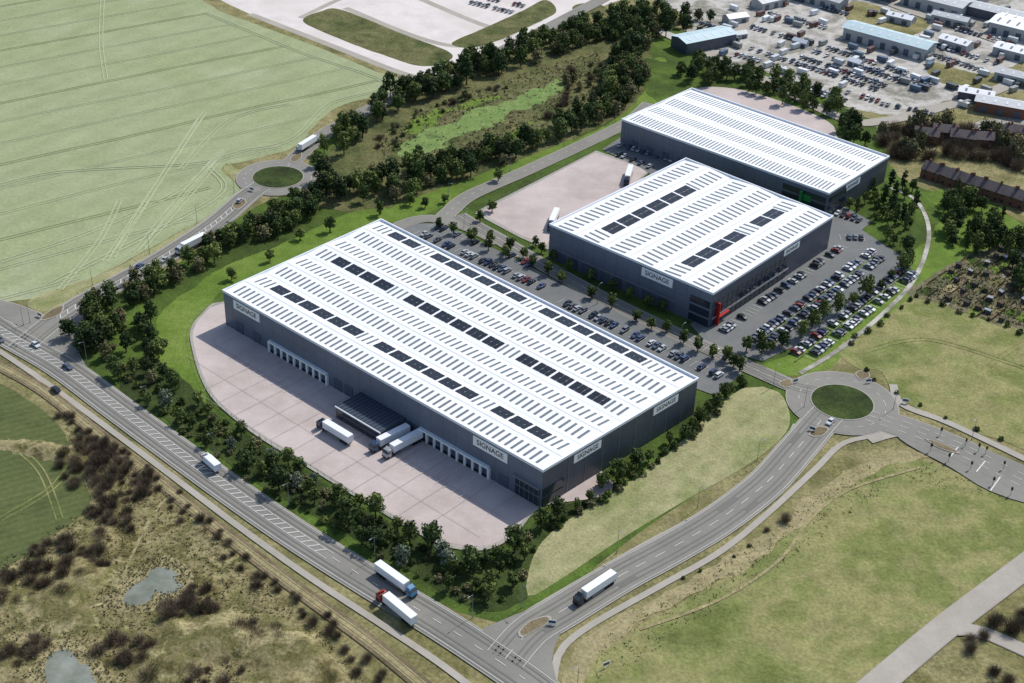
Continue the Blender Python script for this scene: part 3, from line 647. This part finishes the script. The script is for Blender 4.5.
for sx in(-3.04,3.): b.box((sx,-.03,.2),Vector((.04,0,0)),Vector((0,.06,0)),Vector((0,0,2.3)),'metal')
CM=b.mesh('shipping_container')
for i in range(130):
    u=R.uniform(720,1024); v=R.uniform(2,125)
    if v>62+(u-700)*.18 or R.random()<.1 and u<760: continue
    p=G(u,v); inst('shipping_container',CM,(p.x,p.y,ZC),math.atan2(E1.y,E1.x)+R.choice([0,pi/2])+R.uniform(-.15,.15),1,R.choice([C(220,222,222),C(215,215,210),C(110,80,70),C(90,110,130),C(150,150,145),C(235,235,235),C(200,204,204),C(70,74,76)]))
# ---------- street furniture ----------
b=MB(); b.cyl((0,0,0),(0,0,9),.11,.06,'metal',6); b.cyl((0,0,9),(1.6,0,9.3),.05,.04,'metal',5); b.box((1.3,-.15,9.2),Vector((.9,0,0)),Vector((0,.3,0)),Vector((0,0,.14)),'metal'); b.cyl((0,0,0),(0,0,1.2),.16,.16,'metal',6)
LMP=b.mesh('street_lamp')
b=MB(); b.cyl((0,0,0),(0,0,3.6),.09,.09,'metal',6); b.box((-.2,-.2,2.5),Vector((.4,0,0)),Vector((0,.4,0)),Vector((0,0,1.2)),'black'); b.box((-.4,.2,2.4),Vector((.8,0,0)),Vector((0,.03,0)),Vector((0,0,1.4)),'black')
for i,k in enumerate(('green','dry','lampr')): b.cyl((0,-.2,2.7+i*.38),(0,-.3,2.7+i*.38),.13,.13,k,8)
TL=b.mesh('traffic_light')
for px,o,s in((MAIN,8.,38),(LEFT,7.2,32),(JUNC,8.5,36),(EST,5.2,40),(NOR,5.2,40),(EAST,8.5,26)):
    p=cr(W(px),step=1.); q=offs(p,o)
    for i in range(s//2,len(p)-5,s):
        t=p[i]-q[i]; inst('street_lamp',LMP,q[i],math.atan2(t.y,t.x))
for u,v in((940,436),(948,462),(965,447),(970,470),(985,455),(992,486),(1003,470),(1010,496),(930,452),(978,452)): inst('traffic_light',TL,G(u,v),R.uniform(0,6))
b=MB(); b.cyl((-.8,0,0),(-.8,0,2.2),.05,.05,'metal',6); b.cyl((.8,0,0),(.8,0,2.2),.05,.05,'metal',6); b.box((-1.2,-.04,.9),Vector((2.4,0,0)),Vector((0,.05,0)),Vector((0,0,1.5)),'sign'); b.box((-1.,-.06,1.2),Vector((2.,0,0)),Vector((0,.02,0)),Vector((0,0,.9)),'pod')
TS=b.mesh('traffic_sign')
for u,v in((606,668),(552,626),(812,432),(795,384),(868,384),(40,318),(252,192),(905,404)): inst('traffic_sign',TS,G(u,v),R.uniform(-.6,.6))
# ---------- trees ----------
def tree_mesh(seed,Ht,Rd,k,ncl=13,nl=46,ls=.5,lowz=.3):
    global R; sv=R; R=random.Random(seed); b=MB()
    b.cyl((0,0,0),(R.uniform(-.2,.2),R.uniform(-.2,.2),Ht*.55),.2+Ht*.012,.1,'bark',6)
    for i in range(ncl):
        a=i*2.4+R.uniform(-.4,.4); f=(i+.5)/ncl; zc=Ht*(lowz+(.93-lowz)*f); rr=Rd*.72*math.sqrt(max(.05,1-((f-.38)/.68)**2))*R.uniform(.45,1.05)
        c=Vector((cos(a)*rr,sin(a)*rr,zc)); rc=Rd*R.uniform(.3,.48)
        if i%2==0: b.cyl((0,0,min(zc*.6,Ht*.5)),c,.09,.03,'bark',4)
        for j in range(nl):
            n_=Vector((R.gauss(0,1),R.gauss(0,1),R.gauss(0,.9))).normalized(); b.leaf(c+n_*rc*R.uniform(.55,1.12),ls*R.uniform(.6,1.2),k,n_)
    for j in range(ncl*5):
        n_=Vector((R.gauss(0,1),R.gauss(0,1),R.gauss(0,1))).normalized(); p=Vector((n_.x*Rd*.5,n_.y*Rd*.5,Ht*.6+n_.z*Ht*.28)); b.leaf(p,ls*1.5,k,n_)
    me=b.mesh('tree'); R=sv; return me
def bare_mesh(seed,Ht,Rd,n=520):
    global R; sv=R; R=random.Random(seed); b=MB()
    for i in range(n):
        a=R.uniform(0,6.28); r0=Rd*.4*R.random(); r1=Rd*math.sqrt(R.random()); z1=Ht*R.uniform(.35,1)*math.sqrt(max(.1,1-(r1/Rd)**2*.7))
        p0=Vector((cos(a)*r0,sin(a)*r0,z1*R.uniform(0,.4))); p1=Vector((cos(a+R.uniform(-.5,.5))*r1,sin(a)*r1,z1)); s=Vector((R.uniform(-1,1),R.uniform(-1,1),0)).normalized()*R.uniform(.03,.08)
        b.poly([p0-s,p0+s,p1+s*.4,p1-s*.4],'twig')
    for i in range(n//3):
        a=R.uniform(0,6.28); r1=Rd*math.sqrt(R.random())*.95; b.leaf(Vector((cos(a)*r1,sin(a)*r1,Ht*R.uniform(.2,.8)*math.sqrt(max(.1,1-(r1/Rd)**2*.8)))),.16,'twig')
    me=b.mesh('bare_tree'); R=sv; return me
T1=[tree_mesh(i,8.5+i%3,3.4+.3*(i%2),'leaf' if i%3 else 'leafd') for i in range(6)]
TD=[tree_mesh(20+i,9.5+i,3.6,'leafd') for i in range(3)]
TS_=[tree_mesh(30+i,6.2,2.4,'leaf',9,40,.4,.35) for i in range(3)]
TO=[tree_mesh(40+i,7.5,3.6,'leafo',12,40,.5,.15) for i in range(2)]
TV=[tree_mesh(50,6.5,3.2,'leafs',11,44,.45,.15)]
TP=[tree_mesh(60+i,11,1.9,'leafd',14,40,.4,.12) for i in range(2)]
SH=[tree_mesh(70+i,2.8,2.2,'leaf' if i else 'leafo',7,40,.4,.1) for i in range(3)]
BT=[bare_mesh(80+i,4.6+i*.8,4.2) for i in range(3)]
ALL=[]
def put(p,ms,name,smin=.8,smax=1.2,md=3.):
    if md:
        for q in ALL[-400:]:
            if (q-p).length<md: return
        ALL.append(p.copy())
    s=R.uniform(smin,smax); inst(name,R.choice(ms),(p.x,p.y,0),R.uniform(0,6.28),(s*R.uniform(.85,1.15),s*R.uniform(.85,1.15),s*R.uniform(.85,1.1)))
def scatter(px,ms,n,name='tree',smin=.7,smax=1.2,md=3.4):
    p=W(px); x0=min(q.x for q in p);x1=max(q.x for q in p);y0=min(q.y for q in p);y1=max(q.y for q in p); k=0
    for _ in range(n*12):
        q=Vector((R.uniform(x0,x1),R.uniform(y0,y1),0))
        if inside(q,p): put(q,ms,name,smin,smax,md); k+=1
        if k>=n: break
def trow(px,ms,sp,name='tree',jit=.6,smin=.8,smax=1.1,wid=0.):
    p=cr(W(px),step=sp)
    for q in p: put(q+Vector((R.uniform(-1,1),R.uniform(-1,1),0))*(jit+wid),ms,name,smin,smax,2.)
mixW=T1+TD+TO
scatter([(308,168),(330,148),(352,122),(385,98),(430,82),(500,54),(570,28),(650,14),(655,34),(600,45),(540,62),(470,90),(410,105),(380,125),(350,150),(330,178)],mixW,230,smin=.8,smax=1.3)
scatter([(312,178),(340,185),(370,178),(400,172),(440,160),(480,155),(530,138),(570,120),(600,90),(620,50),(648,38),(645,80),(630,108),(590,130),(530,155),(470,180),(420,198),(380,206),(335,205)],mixW,230,smin=.8,smax=1.25)
scatter([(372,150),(385,130),(430,106),(490,86),(520,86),(470,100),(420,124),(400,150)],TO+SH+BT,40,'shrub',.4,.8)
scatter([(565,70),(600,58),(606,90),(575,115),(540,125),(560,98)],TO+SH+BT,40,'shrub',.5,.9)
scatter([(66,338),(88,306),(130,284),(180,264),(230,236),(275,212),(318,190),(335,204),(300,228),(240,250),(190,280),(160,300),(130,318),(100,352),(75,358)],mixW,130,smin=.7,smax=1.1)
scatter([(78,350),(110,330),(150,318),(168,350),(175,385),(150,392),(110,378)],mixW+SH,60,smin=.6,smax=1.)
scatter([(118,384),(160,378),(205,410),(250,440),(300,470),(350,498),(400,530),(450,556),(500,556),(530,530),(545,520),(535,555),(522,590),(500,606),(462,600),(400,568),(330,526),(250,480),(180,432)],T1+TS_+SH+TS_+TV,140,smin=.7,smax=1.1,md=4.)
scatter([(205,410),(300,472),(400,532),(450,560),(520,600),(470,606),(380,560),(250,482),(170,425)],SH,160,'shrub',.4,.8,2.)
trow([(545,522),(575,508),(605,490),(640,468),(672,446),(700,424),(722,402),(745,384)],T1+SH+TS_,5.,smin=.7,smax=.95,jit=1.2)
trow([(550,530),(600,500),(660,462),(715,415)],SH,4.,'shrub',1.,.6,.9)
trow([(475,236),(510,252),(534,266),(560,283)],TS_,16); trow([(590,298),(638,322),(666,334),(700,352),(726,362),(740,372)],TS_,18,jit=1.)
trow([(440,228),(470,242),(505,259)],TS_,20); trow([(536,246),(552,262),(590,280),(630,300),(660,312)],TS_,17,smin=.8,smax=1.)
trow([(762,356),(785,346),(812,330),(838,314),(864,298),(890,280),(908,266),(905,250),(885,240)],TS_+T1,8.,smin=.8,smax=1.,jit=1.2)
for p in [(410,205),(425,208),(445,203),(498,182),(380,215),(300,240),(330,232),(270,262),(232,280),(480,222),(492,212),(746,352),(760,345),(168,345)]: put(G(*p),TS_,'tree')
scatter([(845,210),(870,192),(905,182),(920,200),(910,232),(885,240),(862,225)],TP+TS_,40,smin=.7,smax=1.1)
scatter([(935,202),(960,196),(1005,222),(1000,250),(950,262),(940,240)],TP+T1,60,smin=.6,smax=1.)
scatter([(665,76),(700,66),(770,76),(835,104),(838,118),(790,108),(740,92),(700,86)],T1+TD,60,smin=.8,smax=1.1)
scatter([(836,120),(860,130),(868,150),(845,145)],TD,10); scatter([(585,25),(640,10),(720,15),(700,35),(650,40)],mixW,30,smin=.8)
scatter([(875,132),(950,128),(1040,150),(1040,175),(960,160),(900,160),(880,150)],BT+BT+TO,120,'bare_tree',1.,1.5,3.4)
scatter([(1000,250),(1040,240),(1040,300),(1010,290)],TD+T1,14)
trow([(918,298),(960,312),(1030,336)],SH,5.,'shrub',1.,.5,.8); trow([(850,344),(880,324),(915,296)],SH,7,'shrub',1.,.5,.8)
trow([(860,370),(895,392),(940,418),(1000,440)],SH,9,'shrub',2.,.4,.7)
trow([(690,578),(730,556),(790,520)],SH+BT,9.,'shrub',2.5,.3,.7)
wB1,wB2=W(B1),W(B2)
for c,n_,r in (((190,605),34,30),((255,640),34,30),((92,466),46,42),((120,490),30,30),((70,560),34,40),((125,655),12,30),((30,590),20,36),((20,650),14,28),((205,672),16,40),((110,520),20,30),((150,668),8,30)):
    for i in range(n_):
        a_=R.uniform(0,6.28); rr=r*math.sqrt(R.random()); q=G(c[0]+cos(a_)*rr,c[1]+sin(a_)*rr*.6)
        if not(inside(q,wB1) or inside(q,wB2)): put(q,BT,'bare_shrub',.35,.8,1.6)
for k in range(2): trow([(62,418),(120,458),(170,498),(220,546),(280,592),(340,642),(385,688)],BT,5.,'bare_shrub',3.,.3,.6)
scatter([(60,408),(110,446),(165,492),(150,500),(95,470)],BT,40,'bare_shrub',.4,.9,2.)
scatter([(960,640),(1024,600),(1030,690),(980,690)],BT,18,'bare_shrub',.5,.9)
def tufts(name,px,n,k,s0=.3,s1=.8,h=.5,no=()):
    p=W(px); x0=min(q.x for q in p);x1=max(q.x for q in p);y0=min(q.y for q in p);y1=max(q.y for q in p); m=MB(); c=0; no=[W(t) for t in no]
    while c<n:
        q=Vector((R.uniform(x0,x1),R.uniform(y0,y1),0)); c+=1
        if inside(q,p) and not any(inside(q,t) for t in no):
            for j in range(3): m.leaf(q+Vector((R.uniform(-.6,.6),R.uniform(-.6,.6),R.uniform(.05,h))),R.uniform(s0,s1),k)
    m.obj(name)
tufts('rough_grass',[(60,425),(140,468),(240,556),(330,640),(380,700),(-20,700),(-20,575),(95,505)],9000,'tuft',.15,.45,.7,(P1,P2))
for nm,bk,pk in(('pond_reeds',B1,P1),('pond_reeds',B2,P2)): tufts(nm,bk,700,'leafo',.15,.4,1.,(pk,))
tufts('marsh_reeds',[(375,140),(430,108),(520,75),(600,50),(600,95),(540,130),(440,160),(380,170)],3500,'leafo',.3,.7,.7,(MARB,))
tufts('marsh_grass_tufts',MARB,500,'leafo',.2,.5,.5)
tufts('hedgerow_grass',[(590,690),(600,640),(690,585),(800,510),(860,465),(930,462),(1010,500),(900,480),(830,530),(720,610),(640,660)],4000,'tuft',.12,.35,.4)
tufts('island_planting',[(815,403),(842,390),(870,403),(842,418)],600,'leafd',.2,.4,.4)
tufts('island_planting',[(256,178),(278,168),(300,178),(278,188)],500,'leafd',.2,.4,.4)
tufts('allotment_crops',[(915,292),(960,262),(1030,262),(1030,330)],2500,'leafo',.2,.5,.5)
# ---------- light, sky, camera ----------
w=bpy.data.worlds.new('World'); scene.world=w; w.use_nodes=True; nt=w.node_tree
sk=nt.nodes.new('ShaderNodeTexSky'); sk.sky_type='NISHITA'; sk.sun_disc=False; EL=radians(49); sx,sy=.70,.71
sk.sun_elevation=EL; sk.sun_rotation=math.atan2(sx,sy)
nt.links.new(sk.outputs[0],nt.nodes['Background'].inputs[0]); nt.nodes['Background'].inputs[1].default_value=.15
sd=bpy.data.lights.new('sun','SUN'); sd.energy=3.9; sd.angle=radians(.5); sd.color=(1,.96,.9); so=link(bpy.data.objects.new('sun',sd))
so.rotation_euler=Vector((sx*cos(EL),sy*cos(EL),sin(EL))).to_track_quat('Z','Y').to_euler()
cd=bpy.data.cameras.new('camera'); cd.sensor_width=36; cd.lens=F*36/1024; cd.clip_end=9000; cd.clip_start=1
co=link(bpy.data.objects.new('camera',cd)); mt=Matrix((rt,up,-fw)).transposed().to_4x4(); mt.translation=(0,0,H); co.matrix_world=mt
scene.camera=co
scene.view_settings.view_transform='Standard'; scene.view_settings.look='None'; scene.view_settings.exposure=0
print('OBJ',len(bpy.data.objects))
